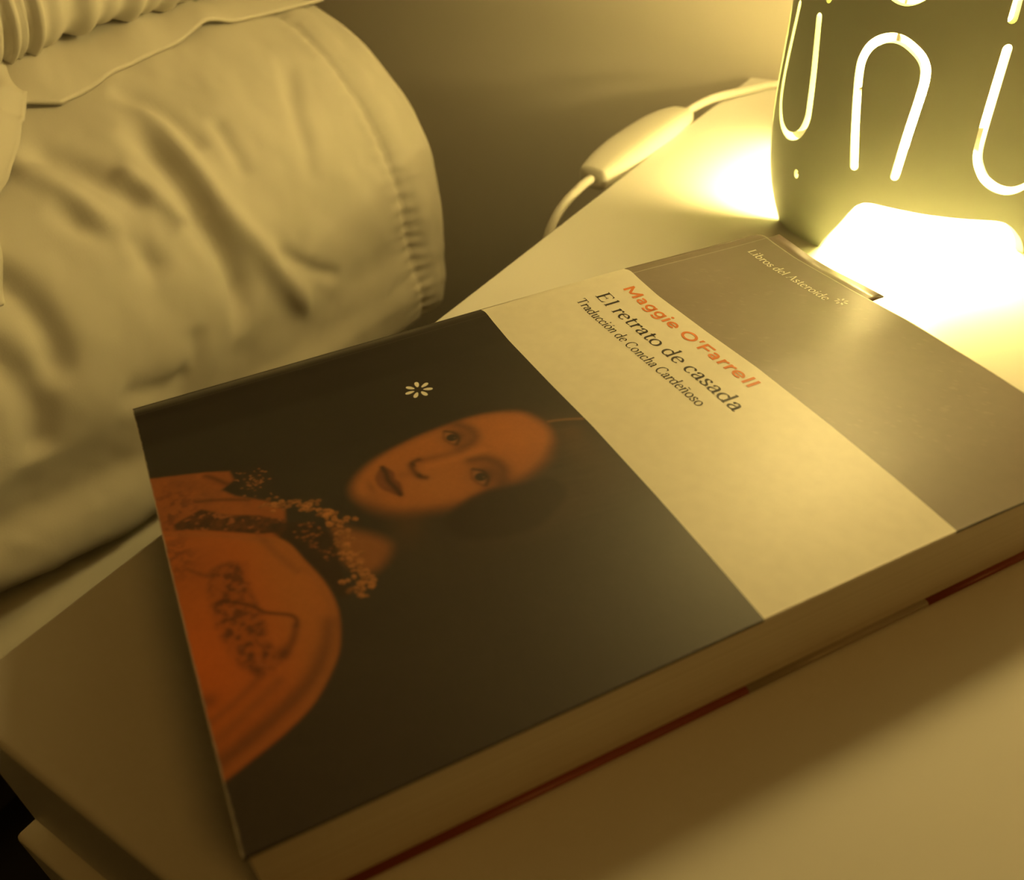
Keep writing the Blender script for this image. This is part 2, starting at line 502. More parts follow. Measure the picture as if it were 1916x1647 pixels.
def paint_portrait(U, V):
    C = np.zeros(U.shape + (3,)) + np.array((.040, .030, .023))
    C = C * (0.58 + .62 * sstep(15, 115, U) + .12 * fbm(U * .1, V * .1, 3))[..., None]  # ground brightens away from the spine: cover sheen painted into the colour
    # hair, a little lighter than the ground
    C = over(C, (.085, .050, .030), .75 * blob(U, V, 74, 99, 13, 6, 12) + .45 * blob(U, V, 90, 84, 10, 22))
    hs = fbm(U * .9 - V * .12, V * .12, 17)
    C = C * (1 + .35 * (hs - .5) * blob(U, V, 80, 90, 22, 22))[..., None]
    C = over(C, (.30, .13, .05), .55 * np.exp(-(pline([(62.6, 98), (64, 102), (66, 106)], U, V) / .55) ** 2))
    C = over(C, (.12, .06, .03), .5 * blob(U, V, 70, 101, 3.2, 3))
    # shoulder and bodice behind the sleeve
    P = [(33, -4), (36.8, 7), (39, 13.4), (41.4, 18.6), (45.5, 19), (48, 15.5), (52, 18), (55, 21.5), (58.5, 25), (63, 27.5), (70, 26), (74, 22), (66, 6), (60, -4)]
    m = sstep(.7, -.7, poly_sd(P, U, V))
    C = over(C, (.36, .105, .030), m * (.8 + .4 * (fbm(U * .35, V * .35, 8) - .3)))
    C = over(C, (.10, .035, .015), .75 * m * np.exp(-(pline([(49.5, 9), (51.5, 14), (55, 20.5)], U, V) / .7) ** 2))
    C = over(C, (.09, .03, .014), .7 * m * np.exp(-(pline([(40.5, 13), (43, 15), (47, 17.5)], U, V) / .9) ** 2))
    C = over(C, (.13, .04, .018), .8 * m * sstep(.52, .72, fbm(U * .8, V * .8, 29)) * blob(U, V, 50, 3, 9, 7))
    # dark lace strip above the sleeve
    P = [(55.6, 3), (53, 9.7), (58, 14.5), (62, 21.3), (66.5, 26.5), (70, 24), (68.8, 20.4), (62.3, 10.3), (58, 3)]
    m = sstep(.6, -.6, poly_sd(P, U, V))
    C = over(C, (.055, .026, .014), m * (.55 + .6 * fbm(U * .8, V * .8, 14)))
    C = over(C, (.36, .12, .045), m * sstep(.62, .72, fbm(U * .9, V * .9, 44)) * .8)
    # neck
    P = [(75, 36), (78, 40), (82, 44), (86, 45.5), (90, 42.5), (91, 39), (87, 36), (82, 35)]
    m = sstep(2.6, -2.2, poly_sd(closed(P), U, V))
    C = over(C, (.30, .11, .040), m * .9)
    C = over(C, (.10, .05, .025), .55 * blob(U, V, 80, 52, 8, 4, -20))
    # sleeve
    P = [(54.6, -5), (57, .6), (62.1, 10.2), (69.5, 20.3), (73.4, 25), (81.1, 27.2), (89.8, 29.4), (97.7, 29.7), (104.6, 28.2), (110.5, 25.4), (117.3, 19.2), (121.1, 12.5), (123.6, 5.8), (125.6, 0), (128, -6), (120, -14), (90, -16), (60, -12)]
    sd = poly_sd(closed(P), U, V)
    m = sstep(.7, -.7, sd)
    S = np.zeros_like(C) + np.array((.47, .125, .028))
    S = over(S, (.42, .145, .040), .8 * sstep(12, 24, V))
    S = over(S, (.56, .125, .022), .8 * blob(U, V, 100, 2, 14, 7))
    S = over(S, (.36, .10, .03), .6 * blob(U, V, 70, 6, 10, 8))
    S = over(S, (.17, .062, .025), .80 * np.exp(-(pline([(101, 27.3), (106, 25), (112.3, 20.0), (116.6, 12.8), (120.5, 4), (123, -4)], U, V) / 2.1) ** 2))
    S = over(S, (.26, .085, .028), .55 * np.exp(-(pline([(118, -1), (114, 7), (110, 14)], U, V) / 1.5) ** 2))
    S = over(S, (.24, .075, .024), .55 * np.exp(-(pline([(113.5, -1), (111, 5), (107.5, 11)], U, V) / 1.1) ** 2))
    S = over(S, (.34, .12, .04), .5 * np.exp(-((sd + 1.2) / 1.0) ** 2))
    S = over(S, (.26, .09, .035), .6 * np.exp(-(pline([(69, 20), (76, 22), (84, 25)], U, V) / 1.1) ** 2))
    # embroidery
    E = sstep(1.3, -1.3, poly_sd(closed([(75.6, 7.7), (74.5, 11.5), (76.6, 14.9), (84.5, 14.4), (92.3, 15.3), (98, 14.8), (105.5, 15.2), (107, 11), (100.4, 7.4), (90.4, 6.0), (82, 6.2)]), U, V))
    tex = sstep(.34, .66, fbm(U * .75, V * .75, 55))
    S = over(S, (.14, .045, .018), E * (.30 + .62 * tex))
    S = over(S, (.36, .12, .05), E * .5 * sstep(.66, .8, fbm(U * 1.1, V * 1.1, 61)))
    S = over(S, (.11, .036, .014), .85 * np.exp(-(pline([(85, 8.4), (88, 12.5), (90.3, 14.6), (92.2, 15.9), (95.1, 20.2), (97.0, 21.2), (98.6, 20.6)], U, V) / .48) ** 2))
    S = over(S, (.16, .052, .02), .75 * np.exp(-(pline([(98.2, 20.8), (101.6, 19.2), (104.5, 16.6)], U, V) / .95) ** 2))
    S = over(S, (.13, .042, .018), .75 * blob(U, V, 104, 16.5, 1.6, 1.4) + .6 * blob(U, V, 108.2, 1.0, 1.9, 1.7))
    S = over(S, (.16, .05, .02), .75 * sstep(.45, .62, fbm(U * .8, V * .8, 71)) * blob(U, V, 67, 2, 7, 3.4))
    S = over(S, (.17, .055, .02), .6 * np.exp(-(pline([(72, 3.2), (75.5, 6.0), (77, 8)], U, V) / .6) ** 2))
    C = C * (1 - m[..., None]) + S * m[..., None]
    # black lace between sleeve and collar, then the collar of small rosettes
    P = [(66.5, 23), (68, 27.5), (70.9, 31.5), (77.9, 35), (88.7, 33.5), (95, 33.5), (95, 30.8), (88.4, 29.6), (81.9, 27.9), (76.3, 26.4), (71, 23.6)]
    C = over(C, (.045, .025, .015), .9 * sstep(.8, -.8, poly_sd(closed(P), U, V)))
    r = np.random.default_rng(5)
    path = catmull([(59.5, 24), (62, 29.5), (65.5, 34), (70, 36.5), (75.3, 37.6), (80.5, 37.2), (85, 37), (91.9, 37.6), (95, 35.6)], 14)
    for k in range(170):
        p = path[r.integers(len(path))]; cu = p[0] + r.normal(0, 1.25); cv = p[1] + r.normal(0, 1.25)
        rr = r.uniform(.45, .95); q = ell(U, V, cu, cv, rr, rr * r.uniform(.6, 1), r.uniform(0, 180))
        colr = np.array((.46, .185, .065)) * r.uniform(.55, 1.25)
        C = over(C, colr, .75 * sstep(1.15, .75, q))
        C = over(C, (.10, .04, .018), .65 * sstep(.5, .2, ell(U, V, cu + rr * .3, cv - rr * .2, rr, rr)))
    for k in range(60):
        cu = r.uniform(69, 84); cv = r.uniform(26.5, 33.5)
        C = over(C, np.array((.32, .11, .04)) * r.uniform(.5, 1.1), .7 * sstep(1.2, .7, ell(U, V, cu, cv, r.uniform(.3, .55), r.uniform(.3, .55))) * (abs(cv - (24.2 + (cu - 69) * .45) - 4) < 3.2))
    C = over(C, (.05, .026, .016), .6 * blob(U, V, 48.5, 23, 4.5, 3.4, 30))
    for k in range(46):
        cu = 48.6 + r.normal(0, 2.8); cv = 23.4 + r.normal(0, 1.8)
        C = over(C, np.array((.36, .14, .055)) * r.uniform(.5, 1.2), .75 * sstep(1.2, .6, ell(U, V, cu, cv, r.uniform(.25, .5), r.uniform(.25, .5))))
    # face
    P = closed([(71.3, 94.6), (66, 96.6), (60.7, 96.2), (55.2, 94.0), (52.0, 89.5), (50.0, 82.2), (50.0, 73.2), (50.9, 64.2), (53.3, 55), (57.0, 48.6), (61.4, 44.4), (65.9, 43.2), (71, 45), (75.3, 48.6), (78.4, 54), (80.8, 60.6), (81.6, 66), (80.6, 71.6), (80.6, 77), (80.0, 83.1), (76.8, 90)])
    sd = poly_sd(P, U, V)
    soft = 1.1 + 1.6 * sstep(66, 80, U) + 1.0 * sstep(60, 44, V) + .9 * sstep(84, 96, V)
    m = sstep(soft, -soft * 1.3, sd)
    F = np.zeros_like(C) + np.array((.44, .150, .045))
    F = over(F, (.50, .165, .045), .9 * blob(U, V, 63, 87, 9, 8))
    F = over(F, (.46, .17, .055), .7 * blob(U, V, 72, 62, 7, 6))
    F = over(F, (.26, .09, .032), .75 * sstep(3.4, 0, -sd) * sstep(60, 51, U))
    F = over(F, (.22, .08, .03), .60 * sstep(5.0, 0, -sd) * sstep(70, 80, U))
    F = over(F, (.27, .10, .038), .6 * blob(U, V, 70, 46, 9, 3.0, 25))
    F = over(F, (.13, .05, .023), .78 * blob(U, V, 56.3, 75.0, 4.6, 3.6) + .86 * blob(U, V, 74.2, 75.2, 5.0, 3.8))     # sockets
    F = over(F, (.13, .05, .023), .70 * np.exp(-(pline([(51.6, 76.6), (54.5, 78.6), (58.3, 78.6), (60.8, 76.4), (61.4, 73.2)], U, V) / 1.7) ** 2))
    F = over(F, (.13, .05, .023), .75 * np.exp(-(pline([(67.3, 73.6), (68.3, 76.6), (71.4, 78.8), (75, 79.0), (78.6, 77)], U, V) / 1.9) ** 2))
    for cu in (56.0, 74.2):
        q = ell(U, V, cu, 72.9, 3.3, 1.45)
        F = over(F, (.37, .150, .062), .75 * sstep(1.15, .8, q))
        F = over(F, (.028, .020, .015), .95 * sstep(1.2, .7, ell(U, V, cu + .1, 73.1, 1.6, 1.6)))
        F = over(F, (.20, .10, .05), .6 * sstep(1.1, .5, ell(U, V, cu + .5, 73.7, .38, .38)))
        F = over(F, (.05, .024, .014), .8 * np.exp(-(pline([(cu - 3.4, 72.6), (cu - 1.5, 74.4), (cu + 1.3, 74.5), (cu + 3.4, 73)], U, V) / .6) ** 2))
        F = over(F, (.15, .058, .026), .6 * np.exp(-(pline([(cu - 3.2, 72.2), (cu, 71.1), (cu + 3.2, 72.4)], U, V) / .5) ** 2))
        F = over(F, (.40, .15, .055), .35 * np.exp(-(pline([(cu - 3, 70.2), (cu, 69.4), (cu + 3, 70.4)], U, V) / .7) ** 2))
    F = over(F, (.56, .20, .065), .45 * np.exp(-(pline([(65, 78), (64.8, 70), (64.3, 63.5)], U, V) / 1.2) ** 2))       # nose ridge
    F = over(F, (.24, .085, .033), .60 * np.exp(-(pline([(62.3, 73), (61.8, 68), (61.0, 63)], U, V) / 1.3) ** 2))
    F = over(F, (.10, .038, .019), .85 * np.exp(-(pline([(60.4, 62.2), (60.9, 60.2), (63.3, 59.6), (66.3, 59.8), (68.0, 61.2)], U, V) / .95) ** 2))
    F = over(F, (.04, .02, .013), .7 * blob(U, V, 61.6, 60.4, 1.0, .6) + .7 * blob(U, V, 66.4, 60.2, 1.1, .6))
    F = over(F, (.26, .09, .035), .45 * blob(U, V, 64, 57, 1.6, 2.2))
    mm = sstep(.7, -.5, poly_sd(closed([(58.4, 53.3), (61.8, 54.9), (64.5, 54.4), (67.2, 55.0), (71.3, 53.7), (69.0, 51.6), (66.0, 50.2), (62.4, 50.2), (60.0, 51.5)]), U, V))
    F = over(F, (.15, .048, .024), .82 * mm)
    F = over(F, (.05, .022, .014), .85 * np.exp(-(pline([(58.6, 53.1), (61.5, 53.2), (64.5, 52.8), (68, 53.3), (71, 53.6)], U, V) / .7) ** 2))
    F = over(F, (.27, .088, .04), .5 * blob(U, V, 64.5, 50.9, 3, .8))
    F = over(F, (.20, .075, .03), .5 * blob(U, V, 64.8, 48.2, 3, .9))
    F = over(F, (.50, .18, .06), .45 * blob(U, V, 64.8, 45.8, 2.6, 1.4))
    F = F * .90
    C = C * (1 - m[..., None]) + F * m[..., None]
    # dark hair falling over the right temple
    C = over(C, (.040, .026, .018), .93 * sstep(1.6, -1.2, poly_sd(closed([(80, 68), (84, 60), (92, 62), (96, 76), (90, 88), (83, 88), (81.4, 80), (79.8, 74)]), U, V)))
    C = C * (.93 + .14 * fbm(U * 1.6, V * 1.6, 90))[..., None]
    return np.clip(C, 0.008, 1)


book = empty('book', (BX + .07 * B_RT[0] + .1 * B_UP[0], BY + .07 * B_RT[1] + .1 * B_UP[1], 0),
             'paperback with an orange-tinted portrait and a cream title band, lying on the bedside table', 'book')
C_BAND = (.80, .76, .66); C_TOP = (.195, .150, .118); C_EDGE = (.62, .56, .46)
cv_, cf_, cc_ = [], [], []
def strip(vv, uu, fn):
    U, V = np.meshgrid(uu, vv, indexing='ij')
    P = on_cover(U, V).reshape(-1, 3)
    off = len(cv_)
    col = fn(U * 1000, V * 1000).reshape(-1, 3)
    cv_.extend(P.tolist()); cc_.extend(col.tolist())
    fcs = np.array(grid_faces(len(uu), len(vv), off)); cf_.extend(fcs.tolist())
def flatc(c):
    return lambda U, V: np.zeros(U.shape + (3,)) + np.array(c)
def topc(U, V):
    C = np.zeros(U.shape + (3,)) + np.array(C_TOP)
    C = over(C, (.50, .45, .37), .75 * np.exp(-((U - 5.1) / .13) ** 2))          # worn crease of the hinge
    C = over(C, (.62, .56, .46), .85 * sstep(214.45, 214.8, V + .2 * (fbm(U * .8, V * 0, 6) - .5)))                  # worn top edge
    sc_ = sstep(.70, .80, fbm(U * .9, V * .9, 121)) * sstep(.45, .6, fbm(U * .06, V * .06, 131))
    C = C * (1 + .16 * sc_)[..., None]
    return C
def portc(U, V):
    C = paint_portrait(U, V)
    C = over(C, (.10, .085, .07), .5 * np.exp(-((U - 5.1) / .12) ** 2))
    C = over(C, (.42, .36, .28), .75 * sstep(.45, .1, V + .25 * (fbm(U * .7, V * 0, 9) - .5)))    # worn foot edge
    return C
u_hinge = np.concatenate([np.arange(0, 4.6, .4), np.arange(4.6, 5.6, .08), np.arange(5.6, 140, .9), [139.7, 140.0]]) / 1000
u_fine = np.concatenate([np.arange(0, 4.6, .45), np.arange(4.6, 5.6, .1), np.arange(5.6, 34, .6), np.arange(34, 128, .33), np.arange(128, 140.01, .6), [140.0]]) / 1000
u_fine = np.unique(np.minimum(u_fine, .14))
strip(np.concatenate([np.arange(0, .8, .1), np.arange(.8, 106.5, .34), [106.7]]) / 1000, u_fine, portc)
strip(np.linspace(V1, V2, 20), u_hinge, flatc(C_BAND))
strip(np.concatenate([np.linspace(V2 * 1000, 214.2, 75), np.arange(214.3, 215.05, .1)]) / 1000, u_hinge, topc)
# underside and edges of the cover board
TH = 0.0009
uu = np.linspace(0, BW, 70); vv = np.linspace(0, BH, 60)
U, V = np.meshgrid(uu, vv, indexing='ij'); off = len(cv_)
cv_.extend(on_cover(U, V, -TH).reshape(-1, 3).tolist()); cc_.extend([C_EDGE] * U.size)
cf_.extend([f[::-1] for f in grid_faces(70, 60, off)])
def skirt(u, v, cols):
    off = len(cv_)
    a = on_cover(u, v, 0.0); b = on_cover(u, v, -TH)
    for i in range(len(u)):
        cv_.append(a[i].tolist()); cv_.append(b[i].tolist()); cc_.append(cols[i]); cc_.append(cols[i])
    for i in range(len(u) - 1):
        cf_.append([off + 2 * i, off + 2 * i + 1, off + 2 * i + 3, off + 2 * i + 2])
skirt(uu, np.full(70, 0.0), [C_EDGE] * 70)
skirt(uu, np.full(70, BH), [C_EDGE] * 70)
for (va, vb, cc) in ((0, V1, (.028, .022, .018)), (V1, V2, C_BAND), (V2, BH, (.05, .04, .034))):
    vs_ = np.linspace(va, vb, 20)
    skirt(np.full(20, BW), vs_, [cc] * 20)
fc = mesh_obj('front_cover', cv_, cf_, M_cover, book)
at = fc.data.color_attributes.new('print', 'FLOAT_COLOR', 'POINT')
at.data.foreach_set('color', np.hstack([np.array(cc_), np.ones((len(cc_), 1))]).ravel().astype(np.float32))

def sheet_solid(name, u, v, ztop, zbot, material, parent):
    """closed slab over a u,v grid with top and bottom height arrays"""
    nu, nv = len(u), len(v)
    U, V = np.meshgrid(u, v, indexing='ij')
    A = book_xyz(U, V, ztop(U, V)).reshape(-1, 3); B = book_xyz(U, V, zbot(U, V)).reshape(-1, 3)
    n = nu * nv
    fs = grid_faces(nu, nv, 0) + [f[::-1] for f in grid_faces(nu, nv, n)]
    ring = [i * nv for i in range(nu)] + [(nu - 1) * nv + j for j in range(1, nv)] + [i * nv + nv - 1 for i in range(nu - 2, -1, -1)] + [j for j in range(nv - 2, 0, -1)]
    for i in range(len(ring)):
        a, b = ring[i], ring[(i + 1) % len(ring)]
        fs.append([a, a + n, b + n, b])
    return mesh_obj(name, np.vstack([A, B]), fs, material, parent, smooth=False)
# folded-in flap just below the front cover
fl_u = np.linspace(.052, .1397, 30); fl_v = np.linspace(.0008, BH - .0008, 40)
sheet_solid('front_flap', fl_u, fl_v, lambda U, V: cover_h(U, V) - TH - .00005, lambda U, V: cover_h(U, V) - TH - .00055, M_black, book)
# page block
sheet_solid('page_block', np.linspace(.0012, .1387, 60), np.linspace(.0006, BH - .0008, 50),
            lambda U, V: cover_h(U, V) - TH - .0006, lambda U, V: 0 * U + .0016, M_pages, book)
# spine
ang = np.linspace(0, 1, 14)
sv = np.array([0, V1, V1, V2, V2, BH]); svc = [(.028, .022, .018)] * 2 + [C_BAND] * 2 + [C_TOP] * 2
vs, fs, cs = [], [], []
for v, c in zip(sv, svc):
    zt = float(cover_h(np.array(0.0), np.array(v)))
    for a in ang:
        vs.append(book_xyz(-.0009 * math.sin(a * math.pi), v, .0006 + (zt - .0006) * a).tolist()); cs.append(c)
n_ = len(ang)
for k in (0, 2, 4):
    for i in range(n_ - 1):
        fs.append([k * n_ + i, k * n_ + i + 1, (k + 1) * n_ + i + 1, (k + 1) * n_ + i])
sp = mesh_obj('spine', vs, fs, M_cover, book)
at = sp.data.color_attributes.new('print', 'FLOAT_COLOR', 'POINT')
at.data.foreach_set('color', np.hstack([np.array(cs), np.ones((len(cs), 1))]).ravel().astype(np.float32))
md = sp.modifiers.new('board', 'SOLIDIFY'); md.thickness = 0.0005; md.offset = 0
# back cover, folded round its flap: orange with the cream band
C_BACK = (.27, .055, .026)
prof_b = [(0.0, .0003), (.1392, .0003), (.1399, .0005), (.1402, .0008), (.1399, .0012), (.1393, .0014), (.060, .0014)]
vs, fs, cs = [], [], []
for v, c in zip(sv, [C_BACK] * 2 + [(.40, .34, .26)] * 2 + [C_BACK] * 2):
    for (u, z) in prof_b:
        vs.append(book_xyz(u, v, z).tolist()); cs.append(c)
n_ = len(prof_b)
for k in (0, 2, 4):
    for i in range(n_ - 1):
        fs.append([k * n_ + i, (k + 1) * n_ + i, (k + 1) * n_ + i + 1, k * n_ + i + 1])
bc = mesh_obj('back_cover', vs, fs, M_cover, book)
at = bc.data.color_attributes.new('print', 'FLOAT_COLOR', 'POINT')
at.data.foreach_set('color', np.hstack([np.array(cs), np.ones((len(cs), 1))]).ravel().astype(np.float32))
md = bc.modifiers.new('board', 'SOLIDIFY'); md.thickness = 0.0003; md.offset = 0


# --- lettering: each glyph is a few pen strokes; a broad nib gives the serif face its stress
class Pen:
    def __init__(s, thick, thin, nib=18):
        s.thick, s.thin, s.nib = thick, thin, math.radians(nib); s.polys = []
    def stroke(s, P, w=None, n=6):
        Q = catmull(P, n) if len(P) > 2 else np.array(P, float)
        L, R = [], []
        for i in range(len(Q)):
            d = Q[min(i + 1, len(Q) - 1)] - Q[max(i - 1, 0)]
            d = d / (np.hypot(*d) + 1e-9)
            ww = w if w is not None else s.thin + (s.thick - s.thin) * abs(math.sin(math.atan2(d[1], d[0]) - s.nib))
            nrm = np.array([-d[1], d[0]]) * ww / 2
            L.append(Q[i] + nrm); R.append(Q[i] - nrm)
        for i in range(len(Q) - 1):
            s.polys.append([L[i], L[i + 1], R[i + 1], R[i]])
    def rect(s, x0, y0, x1, y1):
        s.polys.append([np.array(p) for p in ((x0, y0), (x1, y0), (x1, y1), (x0, y1))])
    def tri(s, *P):
        s.polys.append([np.array(p) for p in P])
    def dot(s, x, y, r):
        s.polys.append([np.array((x + r * math.cos(a), y + r * math.sin(a))) for a in np.linspace(0, 2 * math.pi, 14)[:-1]])
def earc(cx, cy, rx, ry, a0, a1, n=16):
    return [(cx + rx * math.cos(math.radians(a)), cy + ry * math.sin(math.radians(a))) for a in np.linspace(a0, a1, n)]


def serif_glyph(ch, k=.092, thin=.032):
    p = Pen(k, thin, 15); sh = .026
    def stem(x, y0, y1): p.rect(x - k / 2, y0, x + k / 2, y1)
    def foot(x, y=0.0, l=.085, r=.085): p.rect(x - l, y, x + r, y + sh)
    def flag(x, y): p.tri((x - .10, y - .045), (x - .02, y - .075), (x + k / 2, y), (x, y + .01))
    X, AS = .46, .74
    if ch in 'lbdh':
        pass
    if ch == 'l': stem(.12, 0, AS); foot(.12); flag(.12, AS); return p.polys, .25
    if ch == 'i': stem(.12, 0, X); foot(.12); flag(.12, X); p.dot(.12, .635, .058); return p.polys, .25
    if ch in 'nhñ':
        stem(.13, 0, X if ch != 'h' else AS); foot(.13); flag(.13, X if ch != 'h' else AS)
        p.stroke([(.15, .33), (.21, .41), (.30, .445), (.375, .41), (.40, .33), (.40, .22)]); stem(.40, 0, .30); foot(.40)
        if ch == 'ñ': p.stroke([(.15, .575), (.20, .62), (.27, .59), (.34, .575), (.39, .62)], .045)
        return p.polys, .53
    if ch == 'r':
        stem(.13, 0, X); foot(.13); flag(.13, X); p.stroke([(.15, .32), (.21, .41), (.28, .445), (.33, .43)]); p.dot(.325, .405, .05); return p.polys, .37
    if ch == 'u':
        stem(.13, .14, X); flag(.13, X); p.stroke([(.13, .20), (.145, .08), (.21, .02), (.30, .04), (.38, .13)]); stem(.40, 0, X); flag(.40, X); p.rect(.40, 0, .48, sh)
        return p.polys, .53
    if ch == 't':
        p.stroke([(.15, .60), (.15, .4), (.15, .14), (.18, .04), (.25, .018), (.33, .06)]); p.rect(.04, X - .035, .33, X); p.tri((.04, X - .03), (.19, X - .03), (.19, .61)); return p.polys, .33
    if ch in 'oó':
        p.stroke(earc(.25, .225, .185, .215, 0, 360, 28), n=2)
        if ch == 'ó': p.stroke([(.24, .55), (.33, .67)], .055)
        return p.polys, .50
    if ch == 'e':
        p.stroke(earc(.235, .225, .175, .215, 12, 318, 24), n=2); p.rect(.06, .255, .415, .283); return p.polys, .45
    if ch == 'c':
        p.stroke(earc(.235, .225, .175, .215, 52, 318, 22), n=2); p.dot(.345, .375, .05); return p.polys, .42
    if ch == 'a':
        p.stroke([(.085, .345), (.13, .415), (.21, .445), (.295, .41), (.325, .33), (.325, .2)]); stem(.325, .09, .32)
        p.stroke([(.325, .14), (.335, .04), (.38, .015), (.43, .04)]); p.dot(.10, .345, .045)
        p.stroke([(.32, .275), (.22, .25), (.12, .205), (.075, .12), (.11, .035), (.19, .015), (.27, .05), (.325, .12)]); return p.polys, .44
    if ch == 'd':
        p.stroke(earc(.225, .225, .165, .215, 40, 320, 22), n=2); stem(.40, 0, AS); flag(.40, AS); p.rect(.40, 0, .48, sh); return p.polys, .53
    if ch == 'b':
        stem(.12, .02, AS); flag(.12, AS); p.stroke(earc(.28, .225, .165, .215, -140, 140, 22), n=2); return p.polys, .51
    if ch == 's':
        p.stroke([(.30, .36), (.26, .425), (.18, .445), (.10, .41), (.085, .34), (.13, .27), (.22, .215), (.30, .16), (.31, .08), (.25, .025), (.16, .012), (.085, .05), (.06, .12)]); return p.polys, .38
    if ch == 'E':
        stem(.15, 0, .7); p.rect(.05, 0, .50, .03); p.rect(.05, .67, .48, .7); p.rect(.15, .35, .39, .378)
        p.tri((.50, 0), (.54, .17), (.44, .03)); p.tri((.48, .7), (.50, .55), (.42, .67)); p.rect(.375, .29, .40, .44); return p.polys, .60
    if ch == 'L':
        stem(.15, 0, .7); p.rect(.05, 0, .49, .03); p.rect(.05, .675, .25, .7); p.tri((.49, 0), (.53, .18), (.42, .03)); return p.polys, .56
    if ch == 'T':
        stem(.31, 0, .7); p.rect(.20, 0, .42, .026); p.rect(.03, .668, .59, .7); p.tri((.03, .7), (.02, .53), (.10, .668)); p.tri((.59, .7), (.60, .53), (.52, .668)); return p.polys, .60
    if ch == 'C':
        p.stroke(earc(.36, .35, .29, .345, 45, 318, 28), n=2); p.rect(.545, .50, .575, .69); return p.polys, .66
    if ch == 'A':
        p.stroke([(.33, .71), (.08, .01)], .035); p.stroke([(.32, .70), (.57, .01)], .092); p.rect(.16, .235, .48, .262)
        p.rect(.0, 0, .18, sh); p.rect(.46, 0, .68, sh); return p.polys, .67
    return p.polys, .24


def sans_glyph(ch):
    p = Pen(.125, .125); k = .125
    def stem(x, y0, y1): p.rect(x - k / 2, y0, x + k / 2, y1)
    X = .52
    if ch == 'M':
        stem(.14, 0, .7); stem(.76, 0, .7); p.stroke([(.13, .66), (.45, .12)], .125); p.stroke([(.77, .66), (.45, .12)], .125); return p.polys, .90
    if ch == 'a':
        p.stroke([(.09, .42), (.17, .465), (.27, .465), (.36, .41), (.38, .32), (.38, .2)], .118); stem(.385, 0, .33)
        p.stroke([(.38, .27), (.24, .265), (.13, .22), (.115, .13), (.18, .062), (.29, .07), (.38, .16)], .105); return p.polys, .54
    if ch == 'g':
        p.stroke(earc(.28, .275, .185, .20, 0, 360, 28), .12, n=2); p.stroke([(.475, .52), (.475, .25), (.475, .02), (.42, -.10), (.28, -.14), (.13, -.09)], .12); return p.polys, .60
    if ch == 'i': stem(.13, 0, X); p.dot(.13, .675, .078); return p.polys, .26
    if ch == 'l': stem(.13, 0, .74); return p.polys, .26
    if ch == 'e':
        p.stroke(earc(.29, .26, .205, .20, 5, 322, 26), .118, n=2); p.rect(.10, .215, .545, .305); return p.polys, .58
    if ch == 'r': stem(.13, 0, X); p.stroke([(.15, .30), (.20, .41), (.28, .46), (.37, .462)], .12); return p.polys, .38
    if ch == 'O': p.stroke(earc(.41, .35, .30, .295, 0, 360, 32), .13, n=2); return p.polys, .82
    if ch == 'F': stem(.14, 0, .7); p.rect(.10, .585, .58, .7); p.rect(.14, .275, .53, .39); return p.polys, .60
    if ch == '’': p.tri((.06, .70), (.21, .70), (.13, .45), (.06, .45)); return p.polys, .25
    return p.polys, .26


def lettering(name, text, glyph, u0, u1, v0, cap, material, parent, label=None, track=0.0):
    x = 0; polys = []
    for ch in text:
        gp, adv = glyph(ch)
        polys += [[(q[0] + x, q[1]) for q in poly] for poly in gp]
        x += adv + track
    sx = (u1 - u0) / x; sy = cap / .7
    vs, fs = [], []
    for poly in polys:
        a = np.array(poly); base = len(vs)
        vs += on_cover(u0 + a[:, 0] * sx, v0 + a[:, 1] * sy, .00007).tolist()
        ar = sum(a[i, 0] * a[(i + 1) % len(a), 1] - a[(i + 1) % len(a), 0] * a[i, 1] for i in range(len(a)))
        idx = list(range(base, base + len(a)))
        # u runs right, v runs up as seen from above: keep faces pointing up
        fs.append(idx if ar > 0 else idx[::-1])
    o = mesh_obj(name, vs, fs, material, parent, smooth=False)
    if label:
        o['label'] = label
    return o
lettering('author_lettering', 'Maggie O’Farrell', sans_glyph, .0112, .0766, .1517, .0041, M_orange, book, 'orange lettering Maggie O’Farrell')
lettering('title_lettering', 'El retrato de casada', serif_glyph, .0108, .0830, .1418, .0049, M_black, book, 'black lettering El retrato de casada')
lettering('translator_lettering', 'Traducción de Concha Cardeñoso', serif_glyph, .0106, .0766, .1349, .0034, M_black, book, 'small black lettering Traducción de Concha Cardeñoso')
lettering('publisher_lettering', 'Libros del Asteroide', lambda c: serif_glyph(c, .10, .048), .0093, .0480, .2030, .0033, M_white, book, 'white lettering Libros del Asteroide')
def flower(name, cu, cv, R, ph, parent, label):
    vs, fs = [], []
    for k in range(7):
        a = math.radians(ph) + 2 * math.pi * k / 7
        base = len(vs); pts = []
        for q in np.linspace(0, 2 * math.pi, 19)[:-1]:
            l = R * .66 + R * .34 * math.cos(q); w_ = R * .155 * math.sin(q) * (1 + .25 * math.cos(q))
            pts.append((cu + l * math.cos(a) - w_ * math.sin(a), cv + l * math.sin(a) + w_ * math.cos(a)))
        pts = np.array(pts)
        vs += on_cover(pts[:, 0], pts[:, 1], .00007).tolist(); fs.append(list(range(base, base + len(pts))))
    o = mesh_obj(name, vs, fs, M_white, parent, smooth=False); o['label'] = label
flower('flower_emblem', .0309, .0735, .0040, 67, book, 'white seven-petal emblem above the portrait')
flower('flower_emblem', .0512, .2068, .0022, 67, book, 'small white seven-petal emblem after the publisher name')

